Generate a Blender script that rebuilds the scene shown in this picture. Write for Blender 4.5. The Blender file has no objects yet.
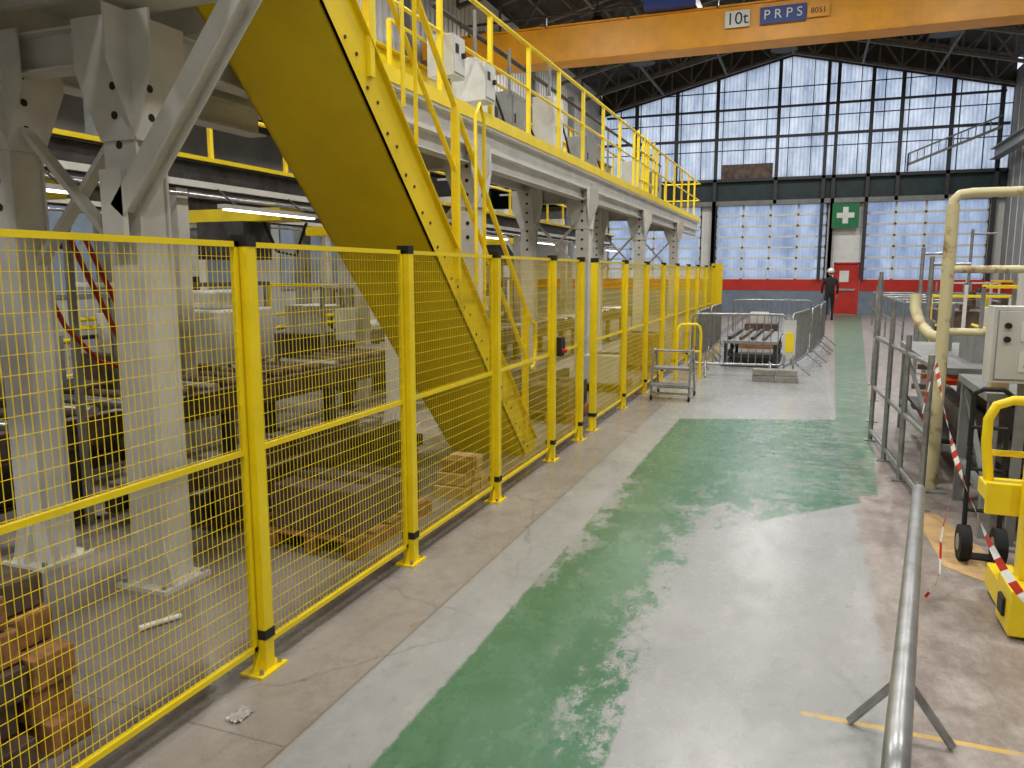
import bpy, math, random
from mathutils import Vector, Matrix
random.seed(7)
scene = bpy.context.scene
scene.view_settings.view_transform = 'Standard'
scene.view_settings.look = 'None'

# ------------------------------------------------------------------ helpers
def lin(c):
    out = []
    for v in c:
        v = v / 255.0
        out.append(v / 12.92 if v <= 0.04045 else ((v + 0.055) / 1.055) ** 2.4)
    return (out[0], out[1], out[2], 1.0)

def mat(name, rgb, rough=0.5, metal=0.0, var=0.12, scale=6.0, bump=0.0, rgb2=None, thr=None):
    m = bpy.data.materials.new(name)
    m.use_nodes = True
    nt = m.node_tree
    b = nt.nodes['Principled BSDF']
    tc = nt.nodes.new('ShaderNodeTexCoord')
    nz = nt.nodes.new('ShaderNodeTexNoise')
    nz.inputs['Scale'].default_value = scale
    nz.inputs['Detail'].default_value = 6
    nz.inputs['Roughness'].default_value = 0.65
    nt.links.new(tc.outputs['Object'], nz.inputs['Vector'])
    cr = nt.nodes.new('ShaderNodeValToRGB')
    c = lin(rgb)
    c2 = lin(rgb2) if rgb2 else tuple(list(max(0, x * (1 - var * 2.2)) for x in c[:3]) + [1])
    cr.color_ramp.elements[0].color = c2
    cr.color_ramp.elements[1].color = c if rgb2 else tuple(list(min(1, x * (1 + var * .5)) for x in c[:3]) + [1])
    if thr:
        cr.color_ramp.elements[0].position = thr[0]
        cr.color_ramp.elements[1].position = thr[1]
    else:
        cr.color_ramp.elements[0].position = 0.3
        cr.color_ramp.elements[1].position = 0.62
    nt.links.new(nz.outputs['Fac'], cr.inputs['Fac'])
    nt.links.new(cr.outputs['Color'], b.inputs['Base Color'])
    b.inputs['Roughness'].default_value = rough
    b.inputs['Metallic'].default_value = metal
    if bump > 0:
        bp = nt.nodes.new('ShaderNodeBump')
        bp.inputs['Strength'].default_value = bump
        bp.inputs['Distance'].default_value = 0.01
        nt.links.new(nz.outputs['Fac'], bp.inputs['Height'])
        nt.links.new(bp.outputs['Normal'], b.inputs['Normal'])
    return m

YEL = mat('yellow_paint', (242, 214, 18), 0.42, 0, 0.05, 4)
YELD = mat('yellow_paint_stair', (236, 205, 8), 0.38, 0, 0.06, 1.5)
BLK = mat('black_plastic', (22, 22, 24), 0.5)
GRY = mat('light_grey_steel', (208, 207, 201), 0.5, 0, 0.08, 3)
MGRY = mat('mid_grey_paint', (132, 134, 133), 0.5, 0, 0.15, 4)
DGRY = mat('dark_steel', (68, 65, 64), 0.5, 0.3, 0.3, 6)
BRN = mat('oily_brown_steel', (100, 84, 74), 0.5, 0.3, 0.35, 5)
GALV = mat('galvanised_tube', (165, 167, 168), 0.38, 0.75, 0.15, 15)
CREAM = mat('cream_pipe_paint', (202, 193, 150), 0.45, 0, 0.15, 5, rgb2=(146, 114, 78), thr=(.36, .46))
ORG = mat('crane_orange', (236, 164, 24), 0.4, 0, 0.08, 2)
WHITE = mat('white_panel', (226, 228, 226), 0.5, 0, 0.06, 3)
OFFW = mat('offwhite_cabinet', (205, 206, 201), 0.45, 0, 0.08, 3)
RED = mat('red_paint', (190, 40, 28), 0.45, 0, 0.1, 3)
TEAL = mat('dark_teal_beam', (24, 52, 58), 0.5, 0, 0.25, 2)
ROOF = mat('dark_roof_boards', (70, 64, 58), 0.8, 0, 0.25, 3)
TRUSS = mat('truss_steel', (108, 103, 96), 0.6, 0.1, 0.2, 5)
MULL = mat('dark_mullion', (52, 55, 61), 0.5)
BLUE = mat('blue_paint', (28, 60, 140), 0.45)
GREEN = mat('sign_green', (8, 118, 72), 0.4)
WOOD = mat('plywood', (200, 166, 116), 0.7, 0, 0.15, 8)
CRATE = mat('crate_wood', (156, 112, 70), 0.8, 0, 0.3, 14, 0.4)
CONC = mat('concrete_block', (150, 146, 138), 0.85, 0, 0.15, 9, 0.3)
RUB = mat('rubber', (20, 20, 20), 0.8)
CHROME = mat('bright_steel', (190, 190, 190), 0.3, 0.9, 0.15, 6)
CLOTH = mat('dark_workwear', (28, 28, 34), 0.85, 0, 0.2, 12)
SKIN = mat('skin', (196, 145, 118), 0.55, 0, 0.05, 8)
HIVIS = mat('hivis_orange', (240, 90, 20), 0.6)
REDH = mat('red_hose', (165, 30, 28), 0.45)
GREYW = mat('grey_wall', (154, 155, 154), 0.8, 0, 0.12, 1.2)
LBLUE = mat('pale_blue_panel', (118, 132, 148), 0.5, 0, 0.12, 2)
PLAST = mat('clear_plastic_scrap', (170, 166, 158), 0.2)
MAUVE = mat('dusty_tarpaulin', (92, 74, 76), 0.7, 0, 0.25, 5, .5)

def lampmat():
    m = bpy.data.materials.new('lamp_diffuser')
    m.use_nodes = True
    b = m.node_tree.nodes['Principled BSDF']
    b.inputs['Emission Color'].default_value = (1, .95, .85, 1)
    b.inputs['Emission Strength'].default_value = 5
    return m
LAMP = lampmat()

def pane(name, c1, c2, w=.22):
    m = bpy.data.materials.new(name)
    m.use_nodes = True
    nt = m.node_tree
    for n in list(nt.nodes):
        if n.type != 'OUTPUT_MATERIAL':
            nt.nodes.remove(n)
    out = [n for n in nt.nodes if n.type == 'OUTPUT_MATERIAL'][0]
    tc = nt.nodes.new('ShaderNodeTexCoord')
    nz = nt.nodes.new('ShaderNodeTexNoise'); nz.inputs['Scale'].default_value = 0.7; nz.inputs['Detail'].default_value = 6
    nz.inputs['Roughness'].default_value = .7
    mp = nt.nodes.new('ShaderNodeMapping'); mp.inputs['Scale'].default_value = (2.2, 1, .9)
    nt.links.new(tc.outputs['Object'], mp.inputs['Vector'])
    nt.links.new(mp.outputs['Vector'], nz.inputs['Vector'])
    wv = nt.nodes.new('ShaderNodeTexWave'); wv.inputs['Scale'].default_value = 2.2; wv.bands_direction = 'X'
    wv.inputs['Distortion'].default_value = 0.3
    nt.links.new(tc.outputs['Object'], wv.inputs['Vector'])
    cr = nt.nodes.new('ShaderNodeValToRGB')
    cr.color_ramp.elements[0].position = .35; cr.color_ramp.elements[1].position = .62
    cr.color_ramp.elements[0].color = lin(c1); cr.color_ramp.elements[1].color = lin(c2)
    nt.links.new(nz.outputs['Fac'], cr.inputs['Fac'])
    mx = nt.nodes.new('ShaderNodeMix'); mx.data_type = 'RGBA'; mx.blend_type = 'MULTIPLY'
    mx.inputs[0].default_value = w
    nt.links.new(cr.outputs['Color'], mx.inputs[6]); nt.links.new(wv.outputs['Color'], mx.inputs[7])
    tr = nt.nodes.new('ShaderNodeBsdfTranslucent')
    nt.links.new(mx.outputs[2], tr.inputs['Color'])
    gl = nt.nodes.new('ShaderNodeBsdfGlossy'); gl.inputs['Roughness'].default_value = .3
    ms = nt.nodes.new('ShaderNodeMixShader'); ms.inputs[0].default_value = .05
    nt.links.new(tr.outputs[0], ms.inputs[1]); nt.links.new(gl.outputs[0], ms.inputs[2])
    nt.links.new(ms.outputs[0], out.inputs['Surface'])
    return m
PANE = pane('frosted_sheet', (172, 183, 198), (236, 240, 244))
PANE2 = pane('gate_glazing', (140, 158, 184), (196, 207, 222), .1)

class MB:
    def __init__(self):
        self.v = []; self.f = []; self.m = []; self.mats = []; self.sm = []
    def mi(self, m):
        if m not in self.mats: self.mats.append(m)
        return self.mats.index(m)
    def add(self, vs, fs, m, smooth=False):
        o = len(self.v); k = self.mi(m)
        self.v += [tuple(x) for x in vs]
        for f in fs:
            self.f.append(tuple(i + o for i in f)); self.m.append(k); self.sm.append(smooth)
    def box(self, x0, x1, y0, y1, z0, z1, m):
        vs = [(x0,y0,z0),(x1,y0,z0),(x1,y1,z0),(x0,y1,z0),(x0,y0,z1),(x1,y0,z1),(x1,y1,z1),(x0,y1,z1)]
        self.add(vs, [(0,3,2,1),(4,5,6,7),(0,1,5,4),(1,2,6,5),(2,3,7,6),(3,0,4,7)], m)
    def frame(self, p1, p2, up):
        a = (Vector(p2) - Vector(p1)).normalized(); up = Vector(up)
        if abs(a.dot(up)) > .98: up = Vector((0, 1, 0)) if abs(a.y) < .9 else Vector((1, 0, 0))
        s = a.cross(up).normalized(); u = s.cross(a)
        return a, s, u
    def bar(self, p1, p2, w, h, m, up=(0,0,1), off=(0,0)):
        p1 = Vector(p1); p2 = Vector(p2)
        a, s, u = self.frame(p1, p2, up)
        o = s * off[0] + u * off[1]
        vs = []
        for p in (p1, p2):
            for sx, sy in ((-1,-1),(1,-1),(1,1),(-1,1)):
                vs.append(p + o + s * (sx*w/2) + u * (sy*h/2))
        self.add(vs, [(0,1,2,3),(7,6,5,4),(0,4,5,1),(1,5,6,2),(2,6,7,3),(3,7,4,0)], m)
    def hbeam(self, p1, p2, w, h, t, m, up=(0,0,1)):
        self.bar(p1, p2, w, t, m, up, (0, h/2 - t/2))
        self.bar(p1, p2, w, t, m, up, (0, -h/2 + t/2))
        self.bar(p1, p2, t, h - 2*t, m, up)
    def tube(self, p1, p2, r, m, n=10, r2=None):
        p1 = Vector(p1); p2 = Vector(p2)
        if r2 is None: r2 = r
        a, s, u = self.frame(p1, p2, (0,0,1))
        vs = []
        for p, rr in ((p1, r), (p2, r2)):
            for i in range(n):
                t = 2*math.pi*i/n
                vs.append(p + s*(rr*math.cos(t)) + u*(rr*math.sin(t)))
        self.add(vs, [(i, (i+1) % n, n+(i+1) % n, n+i) for i in range(n)], m, True)
        self.add(vs, [tuple(range(n-1,-1,-1)), tuple(range(n, 2*n))], m)
    def path(self, pts, r, m, n=10, closed=False):
        pts = [Vector(p) for p in pts]
        N = len(pts); rings = []
        prev = None
        for i, p in enumerate(pts):
            if closed: d = pts[(i+1) % N] - pts[i-1]
            else: d = pts[min(i+1, N-1)] - pts[max(i-1, 0)]
            d.normalize()
            if prev is None:
                up = Vector((0,0,1)) if abs(d.z) < .9 else Vector((1,0,0))
                s = d.cross(up).normalized()
            else:
                s = (prev - d*prev.dot(d)).normalized()
            u = s.cross(d); prev = s
            rings.append([p + s*(r*math.cos(2*math.pi*k/n)) + u*(r*math.sin(2*math.pi*k/n)) for k in range(n)])
        vs = [v for rg in rings for v in rg]; fs = []
        for i in range(N if closed else N-1):
            j = (i+1) % N
            for k in range(n):
                fs.append((i*n+k, j*n+k, j*n+(k+1) % n, i*n+(k+1) % n))
        self.add(vs, fs, m, True)
        if not closed:
            self.add(rings[0], [tuple(range(n))], m); self.add(rings[-1], [tuple(range(n-1,-1,-1))], m)
    def prism(self, poly, axis, a0, a1, m):
        def mk(p, a):
            if axis == 'x': return (a, p[0], p[1])
            if axis == 'y': return (p[0], a, p[1])
            return (p[0], p[1], a)
        n = len(poly)
        vs = [mk(p, a0) for p in poly] + [mk(p, a1) for p in poly]
        fs = [tuple(range(n)), tuple(range(2*n-1, n-1, -1))] + [(i, n+i, n+(i+1) % n, (i+1) % n) for i in range(n)]
        self.add(vs, fs, m)
    def ball(self, c, r, m, seg=12, rings=8, sc=(1,1,1)):
        vs = []; fs = []
        for i in range(rings+1):
            ph = math.pi*i/rings
            for j in range(seg):
                t = 2*math.pi*j/seg
                vs.append((c[0]+sc[0]*r*math.sin(ph)*math.cos(t), c[1]+sc[1]*r*math.sin(ph)*math.sin(t), c[2]+sc[2]*r*math.cos(ph)))
        for i in range(rings):
            for j in range(seg):
                fs.append((i*seg+j, (i+1)*seg+j, (i+1)*seg+(j+1) % seg, i*seg+(j+1) % seg))
        self.add(vs, fs, m, True)
    def build(self, name, bevel=0, parent=None):
        me = bpy.data.meshes.new(name)
        me.from_pydata(self.v, [], self.f)
        for mm in self.mats: me.materials.append(mm)
        for i, p in enumerate(me.polygons):
            p.material_index = self.m[i]; p.use_smooth = self.sm[i]
        me.validate(); me.update()
        ob = bpy.data.objects.new(name, me)
        scene.collection.objects.link(ob)
        if bevel > 0:
            bv = ob.modifiers.new('bevel', 'BEVEL'); bv.width = bevel; bv.segments = 2
            bv.limit_method = 'ANGLE'; bv.angle_limit = math.radians(50)
        if parent: ob.parent = parent
        return ob

# ------------------------------------------------------------------ camera
cam_d = bpy.data.cameras.new('camera')
cam = bpy.data.objects.new('camera', cam_d)
scene.collection.objects.link(cam)
scene.camera = cam
cam_d.sensor_width = 36.0
cam_d.lens = 769/1024*36
cam_d.clip_end = 200
cam_d.clip_start = 0.02
cam.location = (0, 0, 1.7)
cam.rotation_euler = (math.radians(90-8.286), 0, math.radians(20.92))

# ------------------------------------------------------------------ floor
def make_floor():
    mb = MB(); mb.box(-14, 6.7, -6, 34.2, -0.2, 0, GRY)
    m = bpy.data.materials.new('painted_concrete_floor'); m.use_nodes = True
    nt = m.node_tree; N = nt.nodes; L = nt.links
    b = N['Principled BSDF']
    tc = N.new('ShaderNodeTexCoord'); sp = N.new('ShaderNodeSeparateXYZ')
    L.new(tc.outputs['Object'], sp.inputs[0])
    X = sp.outputs['X']; Y = sp.outputs['Y']
    def M(op, a, b_=None, clamp=False):
        n = N.new('ShaderNodeMath'); n.operation = op; n.use_clamp = clamp
        for i, q in enumerate((a, b_)):
            if q is None: continue
            if isinstance(q, (int, float)): n.inputs[i].default_value = q
            else: L.new(q, n.inputs[i])
        return n.outputs[0]
    add = lambda a, c: M('ADD', a, c); sub = lambda a, c: M('SUBTRACT', a, c)
    mul = lambda a, c: M('MULTIPLY', a, c); mn = lambda a, c: M('MINIMUM', a, c); mxx = lambda a, c: M('MAXIMUM', a, c)
    sat = lambda a: M('ADD', a, 0.0, True)
    def noise(scale, det=6, rough=.6, sc=(1,1,1), rot=0):
        mp = N.new('ShaderNodeMapping'); mp.inputs['Scale'].default_value = sc
        mp.inputs['Rotation'].default_value = (0, 0, rot)
        L.new(tc.outputs['Object'], mp.inputs['Vector'])
        n = N.new('ShaderNodeTexNoise'); n.inputs['Scale'].default_value = scale
        n.inputs['Detail'].default_value = det; n.inputs['Roughness'].default_value = rough
        L.new(mp.outputs[0], n.inputs['Vector']); return n.outputs['Fac']
    def mixc(f, a, c):
        n = N.new('ShaderNodeMix'); n.data_type = 'RGBA'
        L.new(f, n.inputs[0])
        for i, q in ((6, a), (7, c)):
            if isinstance(q, tuple): n.inputs[i].default_value = q
            else: L.new(q, n.inputs[i])
        return n.outputs[2]
    fine = noise(38, 8, .75); big = noise(.7, 5, .6); med = noise(4, 9, .78, (1.3, .8, 1))
    speck = noise(13, 10, .85, (1.2, .8, 1))
    streak = noise(7, 9, .8, (1.0, .35, 1), .25); streak2 = noise(9, 9, .8, (.3, 1.0, 1), -.2)
    e1 = add(X, 1.34); e2 = sub(.45, X)
    e3 = sub(add(mul(X, .33), 9.43), Y)
    e4 = mxx(sub(-.57, X), mul(sub(Y, add(mul(X, 1.07), 5.61)), .68))
    dAB = mn(mn(e1, e2), mn(e3, e4))
    c1 = sub(X, add(mul(Y, .027), .11)); c2 = sub(add(mul(Y, .053), .25), X); c3 = sub(Y, 6.3)
    dC = mn(mn(c1, c2), c3)
    d = mxx(dAB, dC)
    inside = sat(mul(add(d, mul(sub(med, .5), .1)), 60))
    # wear: strongest on the right half of the near strip
    R = mul(mul(sat(mul(add(X, 1.05), 2.2)), sat(mul(sub(6.6, Y), .8))), sat(mul(sub(Y, 1.8), 1.0)))
    R = mul(R, sat(mul(sub(.75, X), 1.2)))
    RL = mul(mul(sat(mul(sub(-.95, X), 3)), sat(mul(sub(Y, 3.0), .8))), sat(mul(sub(7.2, Y), .8)))
    R = sat(add(R, mul(RL, .8)))
    mixn = add(mul(med, .35), add(mul(streak, .25), mul(speck, .40)))
    worn = sat(mul(sub(mixn, sub(.575, mul(R, .12))), 30))
    R2 = mul(sat(mul(sub(X, -1.0), 1.6)), sat(mul(sub(Y, 5.0), .8)))
    worn2 = sat(mul(sub(add(mul(streak2, .6), mul(speck, .4)), sub(.585, mul(R2, .095))), 18))
    green = mul(inside, mul(sub(1, mul(worn, .95)), sub(1, mul(worn2, .7))))
    conc = mixc(sat(mul(sub(big, .35), 3)), lin((140, 133, 126)), lin((166, 161, 154)))
    conc = mixc(mul(sat(mul(sub(med, .48), 5)), .5), conc, lin((114, 105, 97)))
    conc = mixc(mul(sat(mul(sub(speck, .53), 12)), .35), conc, lin((102, 92, 83)))
    greyp = mixc(sat(mul(sub(big, .35), 3)), lin((150, 152, 152)), lin((169, 170, 169)))
    greyp = mixc(mul(sat(mul(sub(med, .48), 6)), .45), greyp, lin((130, 129, 126)))
    greyp = mixc(mul(sat(mul(sub(streak, .55), 8)), .35), greyp, lin((188, 187, 184)))
    greyp = mixc(mul(sat(mul(sub(speck, .56), 14)), .45), greyp, lin((112, 108, 103)))
    zone = mul(sat(mul(add(X, add(1.68, mul(sub(fine, .5), .02))), 60)), sat(mul(sub(add(.42, mul(sub(med, .5), .35)), X), 25)))
    pink = mixc(sat(mul(sub(med, .42), 5)), lin((132, 121, 114)), lin((166, 157, 151)))
    pink = mixc(mul(sat(mul(sub(speck, .52), 12)), .4), pink, lin((110, 98, 92)))
    rz = sat(mul(sub(X, .3), 6))
    conc = mixc(rz, conc, pink)
    col = mixc(zone, conc, greyp)
    dirt = sat(mul(sub(-2.3, X), 4))
    col = mixc(mul(dirt, add(.25, mul(sat(mul(sub(big, .4), 4)), .4))), col, lin((92, 81, 72)))
    fence_shade = mul(mul(sat(mul(sub(-2.08, X), 14)), sat(mul(add(X, 2.42), 6))), .75)  # shadow along the fence base, painted into the floor colour
    col = mixc(mul(fence_shade, sat(mul(med, 1.5))), col, lin((62, 56, 50)))
    gcol = mixc(sat(mul(sub(big, .35), 3)), lin((58, 104, 75)), lin((78, 122, 90)))
    gcol = mixc(mul(sat(mul(sub(mixn, .44), 7)), .5), gcol, lin((106, 140, 114)))
    col = mixc(green, col, gcol)
    j1 = sub(1, sat(mul(M('ABSOLUTE', add(X, 1.68)), 160)))
    ym = M('MODULO', add(Y, 21.3), 5.2)
    j2 = mul(sub(1, sat(mul(M('ABSOLUTE', sub(ym, 2.6)), 160))), sat(mul(sub(-1.68, X), 100)))
    vor = N.new('ShaderNodeTexVoronoi'); vor.feature = 'DISTANCE_TO_EDGE'; vor.inputs['Scale'].default_value = .45
    va = N.new('ShaderNodeVectorMath'); va.operation = 'ADD'
    nzv = N.new('ShaderNodeTexNoise'); nzv.inputs['Scale'].default_value = 3; nzv.inputs['Detail'].default_value = 6
    L.new(tc.outputs['Object'], nzv.inputs['Vector'])
    vs = N.new('ShaderNodeVectorMath'); vs.operation = 'SCALE'; vs.inputs['Scale'].default_value = .25
    L.new(nzv.outputs['Color'], vs.inputs[0]); L.new(tc.outputs['Object'], va.inputs[0]); L.new(vs.outputs[0], va.inputs[1])
    L.new(va.outputs[0], vor.inputs['Vector'])
    cr = mul(sub(1, sat(mul(vor.outputs['Distance'], 350))), mul(sat(mul(sub(-1.4, X), 5)), .8))
    lines = sat(add(add(j1, j2), cr))
    col = mixc(mul(lines, .65), col, lin((70, 64, 58)))
    yl = mul(sat(mul(sub(.018, M('ABSOLUTE', sub(Y, 3.0))), 150)), sat(mul(sub(X, .05), 50)))
    yl = mul(yl, sat(mul(sub(.62, med), 8)))
    col = mixc(mul(yl, .8), col, lin((215, 175, 70)))
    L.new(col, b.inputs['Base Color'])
    rg = add(.15, mul(med, .24))
    rg = add(rg, mul(dirt, .25)); rg = add(rg, mul(rz, .12))
    L.new(rg, b.inputs['Roughness'])
    b.inputs['Specular IOR Level'].default_value = .6
    bp = N.new('ShaderNodeBump'); bp.inputs['Strength'].default_value = .1; bp.inputs['Distance'].default_value = .008
    L.new(add(fine, mul(green, .3)), bp.inputs['Height']); L.new(bp.outputs[0], b.inputs['Normal'])
    mb.mats = [m]
    return mb.build('floor')
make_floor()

# ------------------------------------------------------------------ building shell
YB = 34.0
SL = .235
def zw(x): return 10.2 - SL*abs(x+1)
HL, HR = -8.8, 6.7
XS = [HL + (-1-HL)*i/10 for i in range(10)] + [-1 + (HR+1)*i/10 for i in range(11)]

mb = MB()
mb.box(-14, .9, YB, YB+.2, 0, .95, LBLUE); mb.box(1.9, HR, YB, YB+.2, 0, .95, LBLUE)
mb.box(-14, .9, YB-.02, YB+.2, .95, 1.4, RED); mb.box(1.9, HR, YB-.02, YB+.2, .95, 1.4, RED)
mb.box(.9, 1.9, YB, YB+.2, 2.1, 4.45, WHITE)
for a, c in ((-14, -8.4), (-4.4, -3.75), (.55, .9), (1.9, 2.0), (6.2, HR)):
    mb.box(a, c, YB, YB+.2, 1.4, 4.45, WHITE)
mb.box(-14, HR, YB-.05, YB+.2, 4.45, 5.5, TEAL)
mb.box(-14, HL, YB, YB+.2, 5.5, 9, GREYW)
mb.box(-13.9, HR-.1, YB-.3, YB-.05, 4.42, 4.6, MGRY)
mb.box(-13.9, HR-.1, YB-.3, YB-.05, 5.38, 5.5, MULL)
for i in range(20):
    a, c = XS[i], XS[i+1]
    mb.prism([(a, zw(a)), (c, zw(c)), (c, zw(c)+1.3), (a, zw(a)+1.3)], 'y', YB, YB+.2, ROOF)
mb.build('wall_back')

def glazing(name, x0, x1, z0, z1, cols, rows, fm, pm, t=.06, gable=False, yb=YB):
    mb = MB()
    if gable:
        for i in range(20):
            a, c = XS[i], XS[i+1]
            mb.add([(a, yb+.1, z0), (c, yb+.1, z0), (c, yb+.1, zw(c)), (a, yb+.1, zw(a))], [(0,1,2,3)], pm)
    else:
        mb.add([(x0, yb+.1, z0), (x1, yb+.1, z0), (x1, yb+.1, z1), (x0, yb+.1, z1)], [(0,1,2,3)], pm)
    for i in range(cols+1):
        x = x0+(x1-x0)*i/cols
        zt = zw(x) if gable else z1
        mb.box(x-t/2, x+t/2, yb, yb+.09, z0, zt, fm)
    for j in range(rows+1):
        z = z0+(z1-z0)*j/rows
        if gable:
            hw = (10.2-z)/SL
            if hw <= 0: continue
            a = max(x0, -1-hw); c = min(x1, -1+hw)
            mb.box(a, c, yb, yb+.09, z-t/2, z+t/2, fm)
        else:
            mb.box(x0, x1, yb, yb+.09, z-t/2, z+t/2, fm)
    return mb.build(name)
glazing('window_1', -3.75, .55, 1.4, 4.45, 4, 7, WHITE, PANE2, .08)
glazing('window_2', 2.0, 6.2, 1.4, 4.45, 4, 7, WHITE, PANE2, .08)
glazing('window_3', -8.4, -4.4, 1.4, 4.45, 4, 7, WHITE, PANE2, .08)
glazing('window_4', HL, HR, 5.5, 10.2, 18, 4, MULL, PANE, .03, True)

mb = MB()
for x in (-7.2, -5.5, -3.85, -1.45, .35, .72, 1.95, 3.0, 4.7, 6.3):
    mb.hbeam((x, YB-.2, 4.45 if x < -3.9 or x in (-1.45, 3.0, 4.7) else 1.4), (x, YB-.2, zw(x)), .13, .2, .02, MULL, (0,1,0))
mb.hbeam((-3.85, YB-.2, 0), (-3.85, YB-.2, 4.6), .16, .2, .02, MULL, (0,1,0))
mb.hbeam((.72, YB-.2, 0), (.72, YB-.2, 4.6), .12, .2, .02, MULL, (0,1,0))
mb.bar((HL+.1, YB-.2, 7.1), (HR-.1, YB-.2, 7.1), .14, .1, MULL)
mb.bar((HL+.3, YB-.2, 8.25), (HR-.3, YB-.2, 8.25), .12, .08, MULL)
mb.build('trim_1')

mb = MB()
mb.bar((3.3, YB-.42, 5.75), (6.3, YB-.42, 6.95), .06, .1, MGRY)
mb.bar((3.3, YB-.42, 6.15), (6.3, YB-.42, 7.35), .06, .06, MGRY)
for i in range(13):
    x = 3.35+i*.235; z = 5.75 + (x-3.3)*.4
    mb.box(x, x+.03, YB-.44, YB-.4, z, z+.4, MGRY)
mb.bar((3.3, YB-.42, 5.5), (3.3, YB-.42, 6.15), .06, .06, MULL)
mb.build('inclined_cable_tray')

mb = MB(); mb.box(-3.6, -1.6, YB-.08, YB-.01, 5.52, 6.1, BRN); mb.build('plywood_patch')

mb = MB()
mb.box(.91, .97, YB-.06, YB-.001, 0, 2.08, RED); mb.box(1.83, 1.89, YB-.06, YB-.001, 0, 2.08, RED); mb.box(.91, 1.89, YB-.06, YB-.001, 2.02, 2.09, RED)
mb.box(.97, 1.83, YB, YB+.06, .01, 2.02, RED)
mb.box(1.15, 1.5, YB-.02, YB, 1.3, 1.75, WHITE)
mb.box(1.05, 1.75, YB-.05, YB-.02, .95, 1.03, GALV)
mb.build('door_1', .004)

mb = MB()
mb.box(.74, 1.72, YB-.34, YB-.31, 3.42, 4.40, GREEN)
mb.box(1.13, 1.33, YB-.352, YB-.341, 3.6, 4.24, WHITE)
mb.box(.91, 1.55, YB-.3525, YB-.3405, 3.82, 4.02, WHITE)
mb.bar((.9, YB-.33, 3.9), (.9, YB-.01, 3.9), .03, .03, MULL); mb.bar((1.6, YB-.33, 3.9), (1.6, YB-.01, 3.9), .03, .03, MULL)
mb.build('first_aid_sign')

mb = MB()
mb.box(HR, HR+.2, -6, YB+.2, 0, 9.0, GREYW)
mb.box(HR-.03, HR, -6, YB, .95, 1.4, RED)
for y in range(-4, 34, 1):
    mb.box(HR-.02, HR, y, y+.04, 1.4, 8.2, WHITE)
mb.build('wall_right')
mb = MB()
mb.box(HL-.15, HL, -6, YB, 4.3, 9.2, WHITE)
for i in range(0, 160):
    y = -6+i*.25
    mb.box(HL, HL+.03, y, y+.06, 4.3, 8.6, OFFW)
for i in range(9):
    y = -5+i*4.25
    mb.box(HL, HL+.2, y-.12, y+.12, 0, 8.2, MGRY)
mb.build('wall_left')
mb = MB()
mb.box(-14.2, -14, -6, YB+.2, 0, 5.6, GREYW)
for i in range(9):
    y = -3+i*4.25
    mb.box(-14, -13.96, y, y+2.8, 1.2, 3.6, LBLUE)
mb.box(-14, HL-.15, -6, YB, 5.4, 5.6, ROOF)
mb.build('wall_side_bay')
mb = MB(); mb.box(-14, HR+.2, -6.2, -6, 0, 11.8, GREYW); mb.build('wall_front')

mb = MB()
xs = [HL-.3] + XS[1:-1] + [HR+.2]
for i in range(20):
    a, c = xs[i], xs[i+1]
    mb.prism([(a, zw(a)+1.1), (c, zw(c)+1.1), (c, zw(c)+1.25), (a, zw(a)+1.25)], 'y', -6.2, YB+.2, ROOF)
for i in range(0, 21):
    x = xs[i]
    mb.box(x-.04, x+.04, -6, YB, zw(x)+.97, zw(x)+1.1, TRUSS)
mb.build('ceiling')
mb = MB()
for y in [33.4, 30.5, 27.6, 24.7, 21.8, 18.9, 16.0, 13.1, 8.7, 4.3, 0]:
    px = [HL+.1] + XS[1:-1] + [HR-.1]
    for i in range(20):
        a, c = px[i], px[i+1]
        mb.bar((a, y, zw(a)+.93), (c, y, zw(c)+.93), .12, .1, TRUSS)
        mb.bar((a, y, zw(a)-.02), (c, y, zw(c)-.02), .12, .1, TRUSS)
        mb.bar((a, y, zw(a)-.02), (a, y, zw(a)+.93), .06, .06, TRUSS)
        if i % 2: mb.bar((a, y, zw(a)), (c, y, zw(c)+.93), .06, .06, TRUSS)
        else: mb.bar((a, y, zw(a)+.93), (c, y, zw(c)), .06, .06, TRUSS)
for x in (-6, -3.5, -1, 1.5, 4):
    mb.bar((x, 0, zw(x)-.05), (x, 33.4, zw(x)-.05), .08, .08, TRUSS)
mb.build('roof_trusses')

# ------------------------------------------------------------------ lamps
def lamp(x, y, z, power, size=.8, col=(1, .965, .92)):
    mb = MB()
    mb.tube((x, y, z+.06), (x, y, z+.3), .42, DGRY, 20, .12)
    mb.tube((x, y, z+.3), (x, y, z+.45), .1, DGRY, 12)
    mb.tube((x, y, z+.45), (x, y, (zw(x)+.9) if z > 6 else 5.38), .015, DGRY, 6)
    ob = mb.build('high_bay_lamp')
    ld = bpy.data.lights.new('lamp_light', 'AREA'); ld.shape = 'DISK'; ld.size = size
    ld.energy = power; ld.color = col
    lo = bpy.data.objects.new('light_source', ld); scene.collection.objects.link(lo)
    lo.location = (x, y, z+.03); lo.parent = ob
for y, z in ((-2.5, 8.1), (5, 8.1), (12, 8.1), (21, 8.1), (27, 8.6)):
    for x in (-5.6, -1.1, 3.4):
        lamp(x, y, z, 235)
for y in (3, 11, 19):
    lamp(-11.3, y, 4.7, 160, .6)

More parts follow.
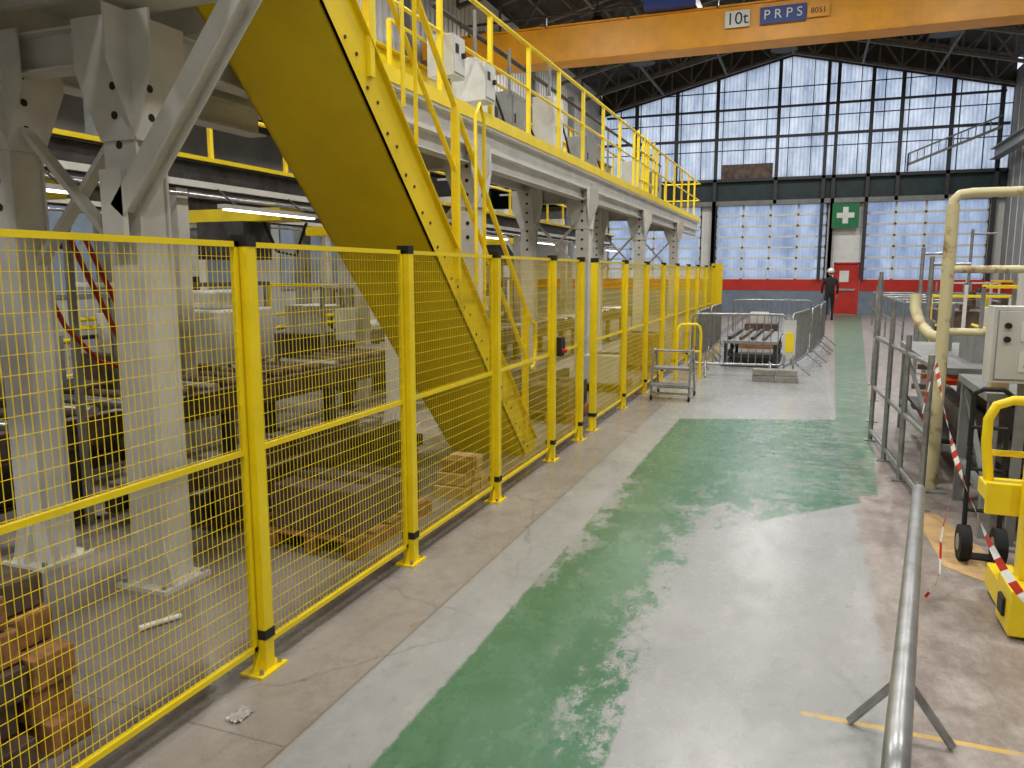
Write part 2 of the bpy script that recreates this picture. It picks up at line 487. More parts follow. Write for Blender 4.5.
# ------------------------------------------------------------------ overhead crane
crane = MB()
yc0, yc1 = 17.6, 18.15
crane.box(-8.0, 5.9, yc0, yc1, 6.48, 7.2, ORG)
crane.box(-8.0, 5.9, yc0-.05, yc1+.05, 7.2, 7.24, ORG)
crane.box(-8.0, 5.9, yc0-.05, yc1+.05, 6.44, 6.48, ORG)
for x in (-8.5, 5.9):
    crane.box(x, x+.5, 16.5, 19.3, 6.48, 6.9, ORG)
    for y in (16.8, 19.0): crane.tube((x+.1, y, 6.4), (x+.36, y, 6.4), .16, DGRY, 16)
crane.tube((-8.0, 17.5, 7.42), (5.9, 17.5, 7.42), .03, DGRY)
for i in range(8): crane.box(-7.8+i*1.9, -7.76+i*1.9, 17.48, 17.6, 7.2, 7.44, DGRY)
co = crane.build('overhead_crane', .01)
mb = MB()
mb.box(-3.6, -2.5, 17.3, 18.4, 7.25, 7.5, BLUE); mb.tube((-3.4, 17.6, 7.72), (-2.6, 17.6, 7.72), .22, BLUE, 16)
mb.box(-2.6, -2.2, 17.4, 17.9, 7.5, 7.9, BLUE); mb.box(-3.7, -3.4, 17.4, 18.3, 7.5, 7.85, BLUE)
mb.build('hoist_trolley', .01, co)
mb = MB()
mb.box(-1.22, -.32, yc0-.075, yc0-.055, 6.76, 7.09, BLUE)
mb.box(-1.92, -1.42, yc0-.075, yc0-.055, 6.76, 7.09, WHITE)
mb.box(-.3, .12, yc0-.072, yc0-.055, 6.8, 7.04, ORG)
mb.build('sign_plates', 0, co)
def text(s, x, y, z, size, m, name, parent, rot=(math.pi/2, 0, 0)):
    c = bpy.data.curves.new(name, 'FONT'); c.body = s; c.size = size; c.extrude = .002
    c.align_x = 'CENTER'; c.align_y = 'CENTER'
    o = bpy.data.objects.new(name, c); scene.collection.objects.link(o)
    o.location = (x, y, z); o.rotation_euler = rot; o.data.materials.append(m)
    if parent: o.parent = parent
    return o
text('10t', -1.67, yc0-.08, 6.92, .34, BLK, 'capacity_text', co)
text('P R P S', -.77, yc0-.08, 6.93, .26, WHITE, 'maker_text', co)
text('8051', -.09, yc0-.08, 6.92, .15, BLK, 'number_text', co)

mb = MB()
for x in (-8.26, 6.15):
    mb.hbeam((x, -5.8, 5.98), (x, YB-.4, 5.98), .3, .4, .03, YEL if x < 0 else MGRY)
    mb.bar((x, -5.8, 6.205), (x, YB-.4, 6.205), .06, .05, DGRY)
    for i in range(9):
        y = -5+i*4.25
        s = 1 if x > 0 else -1
        mb.box(min(x, x+s*.3), max(x, x+s*.3), y-.1, y+.1, 5.6, 5.78, MGRY)
mb.build('crane_runway')

# ------------------------------------------------------------------ mezzanine platform
PX = -3.16
mb = MB()
Y0, Y1 = 4.15, 24.2
ZT = 3.25
mb.box(-4.3, PX-.02, Y0, Y1, ZT-.06, ZT-.02, GRY)
mb.box(-4.3, -3.2, -2, Y0, ZT-.06, ZT-.02, GRY)
mb.box(PX-.1, PX-.08, Y0, Y1, 2.95, ZT-.06, GRY)
mb.box(PX-.1, PX-.01, Y0, Y1, 2.93, 2.96, GRY); mb.box(PX-.1, PX-.01, Y0, Y1, ZT-.09, ZT-.06, GRY)
mb.box(-4.32, -4.22, -2, Y1, 2.95, ZT-.06, GRY)
y = -1.9
while y < Y1:
    mb.box(-4.22, PX-.1, y, y+.06, ZT-.2, ZT-.06, GRY); y += .7
mb.box(PX-.02, PX, Y0, Y1, ZT-.06, ZT+.06, YEL)
platform = mb.build('mezzanine_platform')
mb = MB()
y = Y0+.05
rx = PX-.04
while y <= Y1+.01:
    mb.bar((rx, y, ZT), (rx, y, ZT+1.05), .045, .045, YEL)
    y += 1.18
mb.tube((rx, Y0, ZT+1.07), (rx, Y1, ZT+1.07), .024, YEL)
mb.tube((rx, Y0, ZT+.58), (rx, Y1, ZT+.58), .018, YEL)
for y in (15.2, 15.7, 16.2, 16.8):
    mb.bar((rx, y, ZT), (rx, y, ZT+1.15), .05, .05, YEL)
for z in (.25, .8): mb.tube((rx, 15.2, ZT+z), (rx, 16.8, ZT+z), .02, YEL)
for z in (.58, 1.07): mb.tube((rx, Y1, ZT+z), (-4.25, Y1, ZT+z), .022, YEL)
for z in (.58, 1.07): mb.tube((-4.25, 7.5, ZT+z), (-4.25, Y1, ZT+z), .02, YEL)
y = 7.5
while y < Y1+.1: mb.bar((-4.25, y, ZT-.05), (-4.25, y, ZT+1.07), .04, .04, YEL); y += 1.67
mb.build('railing', 0, platform)

def column(mb, x, y, h):
    mb.box(x-.088, x+.088, y-.085, y+.085, .02, h, GRY)
    mb.box(x-.105, x+.105, y-.1, y-.085, .02, h, GRY)
    mb.box(x-.105, x+.105, y+.085, y+.1, .02, h, GRY)
    mb.box(x-.17, x+.17, y-.17, y+.17, 0, .025, GRY)
    for s in (-1, 1):
        mb.prism([(x+s*.105, .025), (x+s*.165, .025), (x+s*.105, .28)], 'y', y-.099, y-.087, GRY)
        mb.prism([(y+s*.1, .025), (y+s*.165, .025), (y+s*.1, .28)], 'x', x-.006, x+.006, GRY)
        for q in (-1, 1): mb.tube((x+s*.14, y+q*.14, .02), (x+s*.14, y+q*.14, .05), .014, GALV, 6)
    mb.prism([(x-.105, h-.6), (x+.105, h-.6), (x+.25, h-.25), (x+.25, h), (x-.25, h), (x-.25, h-.25)], 'y', y-.115, y-.1, GRY)
    mb.prism([(y-.1, h-.6), (y+.1, h-.6), (y+.25, h-.25), (y+.25, h), (y-.25, h), (y-.25, h-.25)], 'x', x+.106, x+.118, GRY)
    z = 2.05
    while z < h-.05:
        f = y-.1-.016 if z > h-.6 else y-.1
        mb.tube((x, f-.001, z), (x, f-.004, z), .02, BLK, 12)
        f = x+.118 if z > h-.6 else x+.105
        if z > h-.6: mb.tube((f, y, z), (f+.003, y, z), .02, BLK, 12)
        z += .14
mb = MB()
CX = -3.26; CX2 = -4.15
for i in range(5):
    y = 3.12 + 4.25*i
    for x in (CX, CX2): column(mb, x, y, 2.95)
    mb.hbeam((CX-.05, y, 2.84), (CX2+.05, y, 2.84), .14, .2, .012, GRY)
    mb.bar((CX-.08, y, 1.75), (CX2+.08, y, 2.5), .03, .07, GRY, (0,1,0))
    mb.bar((CX-.08, y+.05, 2.5), (CX2+.08, y+.05, 1.75), .03, .07, GRY, (0,1,0))
mb.build('support_columns', 0, platform)
mb = MB()
mb.box(-3.14, -2.36, 1.9, 3.62, 3.2, 3.26, GRY)
mb.box(-3.3, -2.3, 2.95, 3.2, 3.0, 3.2, GRY)
mb.hbeam((-3.2, 2.98, 2.0), (-2.36, 2.98, 3.0), .1, .12, .012, GRY, (0,1,0))
mb.box(-3.3, -3.16, 2.92, 2.95, 1.85, 2.2, GRY)
mb.hbeam((-4.15, 1.0, 2.86), (-4.15, 5.2, 2.86), .16, .2, .014, GRY)
mb.hbeam((-3.26, 3.15, 2.86), (-3.26, 24, 2.86), .14, .18, .012, GRY)
for y in (.2, 1.6): mb.hbeam((-5.4, y, 2.9), (-2.9, y, 2.9), .16, .24, .014, GRY)
mb.build('landing', 0, platform)
mb = MB()
for y, z in ((6.75, ZT+.22), (7.5, ZT+.15)):
    mb.box(PX-.2, PX+.06, y-.13, y+.13, z, z+.36, OFFW)
    mb.box(PX+.06, PX+.07, y-.11, y+.11, z+.03, z+.33, OFFW)
    mb.tube((PX+.07, y+.05, z+.2), (PX+.1, y+.05, z+.2), .025, BLK, 10)
    mb.box(PX+.07, PX+.075, y-.1, y-.03, z+.2, z+.28, BLK)
    mb.path([(PX-.05, y, z), (PX-.05, y, z-.1), (PX-.05, y+.1, z-.14)], .015, BLK, 6)
mb.build('electrical_box', .008, platform)
mb = MB()
for k, (y, h, d, m_) in enumerate(((8.7, .95, .5, OFFW), (9.8, .8, .6, MGRY), (11.6, 1.1, .45, GRY), (13.4, .8, .8, MGRY), (17.8, .95, .6, OFFW), (20.2, 1.0, .6, MGRY))):
    mb.box(-4.1, -3.75, y, y+d, ZT-.02, ZT+h, m_)
    mb.box(-3.75, -3.735, y+.03, y+d-.03, ZT+.1, ZT+h-.05, m_)
    mb.box(-3.735, -3.72, y+.06, y+.09, ZT+h*.5, ZT+h*.5+.12, BLK)
    mb.tube((-3.9, y+d/2, ZT+h), (-3.9, y+d/2, ZT+h+.6), .025, MGRY, 8)
    mb.path([(-3.8, y+d, ZT+h*.8), (-3.75, y+d+.2, ZT+h*.5), (-3.7, y+d+.35, ZT+.2), (-3.7, y+d+.5, ZT+.02)], .018, BLK, 6)
    mb.tube((-3.95, y+d+.35, ZT-.02), (-3.95, y+d+.35, ZT+.55), .1, DGRY, 12)
mb.tube((-4.0, 8, ZT+1.35), (-4.0, 22, ZT+1.35), .03, DGRY, 8)
for y in (8.2, 12, 16, 20): mb.tube((-4.0, y, ZT-.02), (-4.0, y, ZT+1.35), .02, MGRY, 8)
mb.build('control_cabinets', .006, platform)

# ------------------------------------------------------------------ yellow steel stair
mb = MB()
S0, S1 = -3.15, -2.40
poly = [(6.6, 0), (6.9, 0), (6.9, .1), (3.75, 3.25), (3.35, 3.25)]
mb.prism(poly, 'x', S1-.012, S1, YELD); mb.prism(poly, 'x', S0, S0+.012, YELD)
mb.bar((S1+.012, 6.9, .1), (S1+.012, 3.75, 3.25), .035, .01, YELD, (0,1,1))
mb.add([(S0, 6.6, .0), (S1, 6.6, .0), (S1, 3.35, 3.25), (S0, 3.35, 3.25), (S0, 6.62, .02), (S1, 6.62, .02), (S1, 3.37, 3.27), (S0, 3.37, 3.27)],
       [(0,1,2,3),(7,6,5,4),(0,4,5,1),(1,5,6,2),(2,6,7,3),(3,7,4,0)], YELD)
ns = 15
for i in range(1, ns):
    z = 3.25*i/ns; y = 6.95-z
    mb.box(S0+.012, S1-.012, y-.2, y, z-.03, z, YELD)
    mb.tube((S1, y-.16, z-.08), (S1+.006, y-.16, z-.08), .011, DGRY, 8)
    mb.tube((S1, y-.05, z-.14), (S1+.006, y-.05, z-.14), .011, DGRY, 8)
def rail(x):
    yb, yt = 6.75, 3.7
    for s, r in ((8.0, .021), (7.55, .018)):
        mb.path([(x, yb, s-yb), (x, yt, s-yt)], r, YEL)
    mb.path([(x, yb, 8.0-yb), (x, yb+.12, 8.0-yb-.03), (x, yb+.16, 8.0-yb-.2), (x, yb+.12, 7.58-yb), (x, yb, 7.55-yb)], .02, YEL)
    for y in (6.62, 5.15, 4.0):
        mb.bar((x, y, 6.8-y), (x, y, 8.0-y), .05, .05, YEL)
    for y in (5.6, 4.5):
        mb.path([(x+.03, y, 7.0-y), (x+.03, y, 8.45-y), (x+.03, y-.08, 8.55-y), (x+.03, y-.16, 8.45-y), (x+.03, y-.16, 7.2-y)], .014, YEL)
rail(S1); rail(S0)
mb.build('yellow_staircase')

# ------------------------------------------------------------------ safety fence
FX = -2.115
mb = MB()
def post(y):
    mb.box(FX-.035, FX+.035, y-.028, y+.028, 0, 1.83, YEL)
    mb.box(FX-.037, FX+.037, y-.03, y+.03, 1.8, 1.845, BLK)
    mb.box(FX-.045, FX+.04, y-.032, y+.032, .15, .19, BLK)
    mb.box(FX-.06, FX+.06, y-.085, y+.085, 0, .01, YEL)
    for s in (-1, 1): mb.prism([(y+s*.028, .01), (y+s*.07, .01), (y+s*.028, .09)], 'x', FX-.004, FX+.004, YEL)
    for s in (-1, 1): mb.tube((FX+.035, y+s*.06, .01), (FX+.035, y+s*.06, .03), .01, GALV, 6)
def panel(y0, y1, z0=.1, z1=1.82, x=FX-.01):
    t = .022
    for z in (z0, z1-t): mb.box(x-.012, x+.012, y0, y1, z, z+t, YEL)
    mb.box(x-.01, x+.01, y0, y1, .957, .98, YEL)
    for y in (y0, y1-t): mb.box(x-.012, x+.012, y, y+t, z0, z1, YEL)
    w = .0021
    n = int((y1-y0)/.0265)
    for i in range(1, n):
        y = y0+(y1-y0)*i/n
        mb.box(x-.0015-w/2, x-.0015+w/2, y-w/2, y+w/2, z0, z1, YEL)
    n = int((z1-z0)/.058)
    for i in range(1, n):
        z = z0+(z1-z0)*i/n
        mb.box(x+.0015, x+.0015+w, y0, y1, z-w/2, z+w/2, YEL)
posts = [-1.46, -.13, 1.2, 2.53, 3.86, 5.19, 6.53, 7.45, 7.98, 9.44, 10.8, 12.13, 13.46, 14.8, 16.1, 17.45, 18.9]
for y in posts: post(y)
for a, c in zip(posts[:-1], posts[1:]):
    if abs(a-7.45) < .01: continue
    if abs(a-6.53) < .01:
        panel(a+.09, c-.05)
    else: panel(a+.035, c-.035)
mb.box(FX-.06, FX+.2, 19.0, 19.05, 0, 1.9, YEL)
mb.box(FX+.02, FX+.08, 6.56, 6.66, .95, 1.12, BLK); mb.box(FX+.02, FX+.06, 6.68, 6.75, .99, 1.08, BLK)
mb.tube((FX+.08, 6.6, 1.0), (FX+.12, 6.6, 1.0), .02, RED, 10)
mb.build('safety_fence')

# ------------------------------------------------------------------ barriers
def crowd_barrier(p1, p2, h=1.02, fs=.28, rr=.019, ft=None):
    p1 = Vector((p1[0], p1[1], 0)); p2 = Vector((p2[0], p2[1], 0))
    d = (p2-p1); Ln = d.length; d.normalize(); s = Vector((-d.y, d.x, 0)); Z = Vector((0,0,1))
    mb = MB(); r = .1
    P = lambda u, z: p1+d*u+Z*z
    pts = []
    for (cu, cz, a0) in ((r, .2+r, math.pi), (Ln-r, .2+r, 1.5*math.pi), (Ln-r, h-r, 0), (r, h-r, .5*math.pi)):
        for i in range(5):
            t = a0+i*math.pi/8
            pts.append(P(cu+r*math.cos(t), cz+r*math.sin(t)))
    mb.path(pts, rr, GALV, 12, True)
    n = int(Ln/.11)
    for i in range(1, n):
        mb.tube(P(Ln*i/n, .2), P(Ln*i/n, h), .007, GALV, 6)
    for u in (ft or (.22, Ln-.22)):
        mb.path([P(u, .24), P(u, .012)+s*fs], .016, GALV, 8)
        mb.path([P(u, .24), P(u, .012)-s*fs], .016, GALV, 8)
    return mb.build('crowd_barrier')
crowd_barrier((.16, 1.2), (.405, 3.0), .955, fs=.17, rr=.021, ft=(.2, 1.78))
crowd_barrier((-1.75, 12.95), (-.3, 13.15))
crowd_barrier((-.2, 13.3), (.05, 15.2))
crowd_barrier((.1, 15.4), (.25, 17.4))
crowd_barrier((.28, 17.6), (.4, 19.6))
crowd_barrier((-1.75, 13.5), (-1.75, 15.3), fs=.2)
crowd_barrier((-1.75, 15.5), (-1.75, 17.3), fs=.2)
crowd_barrier((-1.7, 19.8), (.1, 20.0))

# low work table with stock inside the barriers
mb = MB()
mb.box(-1.4, -.45, 14.4, 17.0, .42, .47, MGRY)
for x in (-1.35, -.5):
    for y in (14.5, 15.7, 16.9): mb.bar((x, y, 0), (x, y, .42), .06, .06, DGRY, (0,1,0))
    mb.bar((x, 14.5, .2), (x, 16.9, .2), .04, .05, DGRY)
mb.bar((-1.35, 14.5, .2), (-.5, 14.5, .2), .04, .05, DGRY)
mb.box(-1.42, -.43, 14.38, 17.02, 0, .015, DGRY)
for i in range(4): mb.bar((-1.3+i*.2, 14.6, .5), (-1.25+i*.2, 16.8, .5), .06, .06, BRN if i % 2 else DGRY)
mb.build('low_work_table')
mb = MB()
mb.box(-1.4, -.5, 18.0, 19.0, 0, .1, CRATE); mb.box(-1.3, -.6, 18.1, 18.9, .1, .55, BRN); mb.box(-1.2, -.8, 18.2, 18.5, .55, .8, OFFW)
mb.build('loaded_pallet', .006)
mb = MB()
for i, (x, y, z) in enumerate([(-.75, 12.5, 0), (-.4, 12.5, 0), (-.75, 12.5, .1), (-.42, 12.52, .1)]):
    mb.box(x, x+.33, y, y+.22, z, z+.095, CONC)
mb.build('concrete_block_stack', .008)
mb = MB()
mb.box(-.32, -.14, 12.85, 12.87, .35, .95, OFFW); mb.box(-.29, -.17, 12.838, 12.849, .45, .75, YEL)
mb.bar((-.3, 12.86, 0), (-.3, 12.86, .4), .03, .03, GALV); mb.bar((-.16, 12.86, 0), (-.16, 12.86, .4), .03, .03, GALV)
mb.build('warning_sign')
mb = MB()
mb.path([(-1.9, 12.3, 0), (-1.9, 12.3, .75), (-1.88, 12.32, .84), (-1.84, 12.33, .88), (-1.62, 12.4, .88), (-1.57, 12.42, .84), (-1.55, 12.43, .75), (-1.55, 12.43, 0)], .024, YEL, 12)
mb.tube((-1.9, 12.3, .45), (-1.55, 12.43, .45), .018, YEL)
mb.build('hoop_guard')

mb = MB()
x0, x1 = -1.9, -1.4
y = 10.2
for sx in (x0, x1):
    mb.tube((sx, y, .06), (sx, y+.12, .66), .014, GALV)
    mb.tube((sx, y+.55, .06), (sx, y+.3, .66), .014, GALV)
    mb.tube((sx, y, .1), (sx, y+.55, .1), .012, GALV); mb.tube((sx, y+.12, .66), (sx, y+.3, .66), .014, GALV)
    mb.tube((sx, y+.05, .34), (sx, y+.42, .34), .012, GALV)
    for yy in (y, y+.55): mb.tube((sx-.012, yy, .035), (sx+.012, yy, .035), .035, RUB, 12)
mb.box(x0, x1, y+.1, y+.36, .4, .43, MGRY); mb.box(x0, x1, y-.08, y+.12, .2, .225, MGRY)
mb.tube((x0, y+.12, .66), (x1, y+.12, .66), .014, GALV); mb.tube((x0, y, .1), (x1, y, .1), .012, GALV); mb.tube((x0, y+.55, .1), (x1, y+.55, .1), .012, GALV)
mb.build('step_stool')

# ------------------------------------------------------------------ right hand side
mb = MB()
mb.tube((.98, 6.66, 0), (.98, 6.66, 2.2), .045, CREAM, 14)
mb.path([(.98, 6.66, 2.15), (.98, 6.66, 2.23), (1.02, 6.66, 2.27), (1.1, 6.66, 2.28), (3.4, 6.66, 2.28)], .036, CREAM, 12)
mb.tube((.98, 6.66, 1.72), (3.4, 6.66, 1.72), .03, CREAM, 10)
mb.tube((.98, 6.66, 1.25), (3.4, 6.66, 1.25), .03, CREAM, 10)
mb.tube((3.4, 6.66, 0), (3.4, 6.66, 2.28), .045, CREAM, 14)
mb.path([(.98, 6.66, 1.2), (.92, 6.8, 1.21), (.86, 6.98, 1.28), (.83, 7.1, 1.4), (.83, 7.12, 1.52)], .042, CREAM, 12)
mb.box(.88, 1.08, 6.56, 6.76, 0, .015, MGRY)
mb.build('pipe_guard_frame')
mb = MB()
for (x, y, h) in ((.67, 8.5, 1.65), (.76, 9.6, 1.7), (.72, 7.6, 1.45), (.78, 6.9, 1.2), (.84, 6.1, 1.12), (.9, 11.2, 1.6), (.98, 12.8, 1.5)):
    mb.tube((x, y, 0), (x, y, h), .022, GALV, 10)
    mb.box(x-.06, x+.06, y-.06, y+.06, 0, .01, GALV)
mb.tube((.67, 8.5, 1.35), (.98, 12.8, 1.35), .02, GALV); mb.tube((.67, 8.5, .7), (.98, 12.8, .7), .02, GALV)
mb.tube((.84, 6.1, 1.05), (.67, 8.5, 1.05), .02, GALV); mb.tube((.84, 6.1, .55), (.67, 8.5, .55), .02, GALV)
mb.tube((.84, 6.1, .1), (.67, 8.5, .1), .02, GALV)
mb.build('tubular_guard_rail')
mb = MB()
def bench(bx0, bx1, by0, by1, z):
    mb.box(bx0, bx1, by0, by1, z-.05, z, MGRY)
    for x in (bx0+.05, bx1-.05):
        for y in (by0+.05, by1-.05): mb.bar((x, y, 0), (x, y, z-.05), .06, .06, MGRY)
    mb.bar((bx0+.05, by0+.05, .3), (bx0+.05, by1-.05, .3), .05, .05, MGRY); mb.bar((bx0+.05, by0+.05, .3), (bx1-.05, by0+.05, .3), .05, .05, MGRY)
    mb.bar((bx0+.05, by0+.05, .3), (bx0+.05, by1-.05, z-.1), .03, .03, MGRY)
    mb.box(bx0+.1, bx1-.1, by0+.1, by1-.1, .32, .36, DGRY)
bench(1.08, 2.6, 5.5, 6.5, .95)
bench(.98, 2.6, 6.85, 9.4, .95)
for i in range(5): mb.box(1.25+i*.24, 1.4+i*.24, 7.2, 9.0, .36, .55+.05*(i % 3), BRN)
for i in range(4): mb.tube((1.5+i*.25, 7.0+.2*i, .98), (1.6+i*.25, 8.4-.1*i, .98), .03, BRN)
mb.box(1.12, 1.22, 5.62, 5.72, .95, 1.02, WOOD)
mb.box(1.3, 1.75, 7.3, 7.9, .95, 1.2, MGRY); mb.box(1.85, 2.3, 8.3, 8.9, .95, 1.35, GRY); mb.tube((1.25, 8.4, .95), (1.25, 8.4, 1.4), .07, MGRY, 16)
for i in range(3): mb.tube((1.3+.2*i, 5.6, .5), (1.3+.2*i, 6.3, .5), .08, DGRY)
mb.build('steel_workbench')
mb = MB()
mb.box(1.03, 1.38, 5.24, 5.44, 1.05, 1.5, OFFW)
mb.box(1.05, 1.36, 5.23, 5.24, 1.07, 1.48, MGRY); mb.box(1.055, 1.355, 5.226, 5.2299, 1.075, 1.475, OFFW)
mb.bar((1.24, 5.38, .02), (1.24, 5.38, 1.05), .05, .05, MGRY); mb.box(1.16, 1.32, 5.3, 5.46, 0, .02, MGRY)
mb.box(1.17, 1.27, 5.215, 5.2255, 1.3, 1.41, WHITE); mb.box(1.17, 1.27, 5.215, 5.2255, 1.12, 1.24, WHITE)
mb.tube((1.1, 5.226, 1.39), (1.1, 5.20, 1.39), .018, BLK, 12); mb.tube((1.1, 5.226, 1.31), (1.1, 5.20, 1.31), .018, BLK, 12)
mb.path([(1.3, 5.35, 1.05), (1.32, 5.35, .8), (1.4, 5.38, .5), (1.45, 5.4, .1)], .015, BLK, 8)
cb = mb.build('control_box', .004)
text('3', 1.215, 5.212, 1.355, .11, BLK, 'label_1', cb); text('3', 1.215, 5.212, 1.18, .11, BLK, 'label_2', cb)
def cabinet(x0, x1, y0, y1, h, m=OFFW):
    mb = MB()
    mb.box(x0+.03, x1-.03, y0+.03, y1-.03, 0, .1, DGRY)
    mb.box(x0, x1, y0, y1, .1, h, m)
    xm = (x0+x1)/2
    for a, c in ((x0+.02, xm-.01), (xm+.01, x1-.02)): mb.box(a, c, y0-.018, y0-.001, .14, h-.05, m)
    mb.box(xm+.04, xm+.07, y0-.04, y0-.018, h*.5, h*.5+.14, BLK)
    for i in range(5): mb.box(x0+.1, xm-.08, y0-.022, y0-.018, h-.3+.03*i, h-.29+.03*i, DGRY)
    mb.tube((x0+.12, (y0+y1)/2, h), (x0+.12, (y0+y1)/2, h+.45), .035, MGRY, 10)
    return mb.build('electrical_cabinet', .006)
cabinet(2.25, 2.9, 9.9, 10.4, 1.75, GRY)
cabinet(4.0, 5.2, 11.8, 12.4, 2.1, MGRY)
mb = MB()
for x, y, h in ((1.5, 11.5, 1.9), (1.75, 14.5, 2.1), (3.2, 19, 2.6)):
    mb.tube((x, y, 0), (x, y, h), .03, GALV, 12); mb.box(x-.1, x+.1, y-.1, y+.1, 0, .015, MGRY)
    mb.tube((x, y, h-.1), (x+.45, y, h-.1), .024, GALV, 10); mb.box(x-.06, x+.06, y-.05, y+.05, h*.45, h*.57, MGRY)
mb.build('service_stand_pipes')

mb = MB()
hx, hy = .97, 5.08
for x in (hx-.03, hx+.15):
    mb.tube((x, hy, .12), (x, hy+.04, .95), .014, BLK)
    mb.tube((x-.03, hy-.02, .11), (x+.03, hy-.02, .11), .105, RUB, 20); mb.tube((x-.033, hy-.02, .11), (x+.033, hy-.02, .11), .05, GALV, 12)
mb.path([(hx-.03, hy+.04, .93), (hx-.03, hy+.02, 1.0), (hx+.01, hy+.0, 1.03), (hx+.11, hy, 1.03), (hx+.15, hy+.02, 1.0), (hx+.15, hy+.04, .93)], .015, BLK)
for z in (.3, .55, .8): mb.tube((hx-.03, hy+.02, z), (hx+.15, hy+.02, z), .011, BLK)
mb.box(hx-.04, hx+.16, hy-.01, hy+.1, .006, .015, BLK)
mb.build('hand_truck')
mb = MB()
mb.box(.97, 1.09, 4.1, 4.6, .03, .16, YEL); mb.box(1.52, 1.64, 4.1, 4.8, .03, .16, YEL)
mb.box(.95, 1.68, 3.98, 4.24, .02, .24, YEL)
mb.box(.935, .955, 4.06, 4.16, .08, .17, BLK)
mb.box(1.01, 1.10, 4.14, 4.24, .24, 1.05, YEL); mb.box(1.52, 1.61, 4.14, 4.24, .24, 1.05, YEL)
mb.box(.87, 1.62, 4.28, 4.46, .58, .66, YEL)
mb.box(.87, 1.62, 4.25, 4.28, .52, .68, YEL)
mb.box(1.10, 1.52, 4.16, 4.22, .8, .9, YEL)
mb.path([(.91, 4.4, .6), (.88, 4.4, .85), (.88, 4.4, .97), (.91, 4.4, 1.04), (.98, 4.4, 1.07), (1.45, 4.4, 1.07), (1.54, 4.4, 1.04), (1.57, 4.4, .97), (1.57, 4.4, .6)], .024, YEL, 12)
mb.tube((.89, 4.4, .8), (1.57, 4.4, .8), .016, YEL)
for x in (1.0, 1.56):
    for y in (4.3, 4.55): mb.tube((x, y, .03), (x+.04, y, .03), .03, RUB, 14)
mb.build('pallet_lifter', .006)
mb = MB()
mb.add([(.78, 5.95, .0), (.93, 5.99, .0), (1.1, 5.25, .0), (1.0, 4.72, .0), (.82, 4.9, 0), (.78, 5.95, .004), (.93, 5.99, .004), (1.1, 5.25, .004), (1.0, 4.72, .004), (.82, 4.9, .004)],
       [(0,1,2,3,4),(9,8,7,6,5),(0,5,6,1),(1,6,7,2),(2,7,8,3),(3,8,9,4),(4,9,5,0)], WOOD)
mb.build('plywood_board')
def tape(name, pts, seg=26, w=.045):
    P = [Vector(p) for p in pts]
    def cr(t):
        n = len(P)-1; k = min(int(t*n), n-1); u = t*n-k
        p0 = P[max(k-1, 0)]; p1 = P[k]; p2 = P[k+1]; p3 = P[min(k+2, n)]
        return .5*((2*p1)+(p2-p0)*u+(2*p0-5*p1+4*p2-p3)*u*u+(3*p1-p0-3*p2+p3)*u**3)
    mb = MB()
    for i in range(seg):
        a = cr(i/seg); c = cr((i+1)/seg)
        t0 = .5*math.sin(i*.5); t1 = .5*math.sin((i+1)*.5)
        n0 = Vector((math.sin(t0)*w/2, 0, math.cos(t0)*w/2)); n1 = Vector((math.sin(t1)*w/2, 0, math.cos(t1)*w/2))
        sh = (c-a)*.35
        mb.add([a-n0, c-n1, c+n1+sh, a+n0+sh], [(0,1,2,3)], RED if i % 2 else WHITE)
    return mb.build(name)
tape('barrier_tape', [(.86, 6.07, 1.09), (.82, 5.2, .82), (.82, 4.5, .6), (.86, 3.5, .42), (1.05, 2.7, .42)], 40, .038)
tape('barrier_tape', [(.86, 6.06, 1.07), (.83, 6.05, .9), (.80, 6.03, .7), (.82, 6.05, .55)], 8, .03)
tape('barrier_tape', [(.78, 4.6, .5), (.74, 4.55, .3), (.72, 4.4, .12), (.66, 4.35, .02)], 8, .022)

def machine(name, x0, x1, y0, y1, h, body, seed, trim=MGRY):
    R = random.Random(seed); mb = MB()
    w, d = x1-x0, y1-y0
    mb.box(x0, x1, y0, y1, 0, .12, DGRY)
    mb.box(x0+.05*w, x1-.05*w, y0+.03, y1-.03, .12, h*.55, body)
    mb.box(x0+.15*w, x1-.2*w, y0+.1*d, y1-.25*d, h*.55, h*.9, trim)
    for i in range(5):
        y = y0+d*(.08+.18*i)
        mb.box(x1-.05*w, x1-.05*w+.015, y, y+d*.14, .2, h*.5, R.choice([trim, body, OFFW]))
        mb.tube((x1-.05*w+.015, y+.03, h*.35), (x1-.05*w+.05, y+.03, h*.35), .02, BLK, 8)
    for i in range(4):
        x = x0+w*R.uniform(.2, .8); y = y0+d*R.uniform(.15, .8)
        mb.tube((x, y, h*.9), (x, y, h*R.uniform(1.0, 1.25)), R.uniform(.04, .12), R.choice([GALV, DGRY, BRN, CHROME]), 12)
    for i in range(3):
        z = h*R.uniform(.55, .95); mb.tube((x0+.1*w, y0+.02, z), (x0+.1*w+R.uniform(0, .3), y1-.02, z), .025, R.choice([GALV, YEL, DGRY]), 8)
    mb.tube((x1-.2*w, y0+.1*d, h*.7), (x1-.2*w, y0+.4*d, h*.7), .1, R.choice([OFFW, DGRY, GRY]), 14)
    for y in (y0+.02, y1-.06):
        for x in (x0, x1-.05): mb.bar((x+.025, y, 0), (x+.025, y, h*1.15), .05, .05, R.choice([GRY, YEL, MGRY]))
    mb.bar((x0, y0+.02, h*1.15), (x1, y0+.02, h*1.15), .05, .05, R.choice([YEL, GRY]))
    mb.bar((x1-.02, y0, h*1.15), (x1-.02, y1, h*1.15), .05, .05, MGRY)
    return mb.build(name, .006)
machine('milling_machine', 2.3, 3.8, 12.6, 14, 1.3, MGRY, 3, GRY)
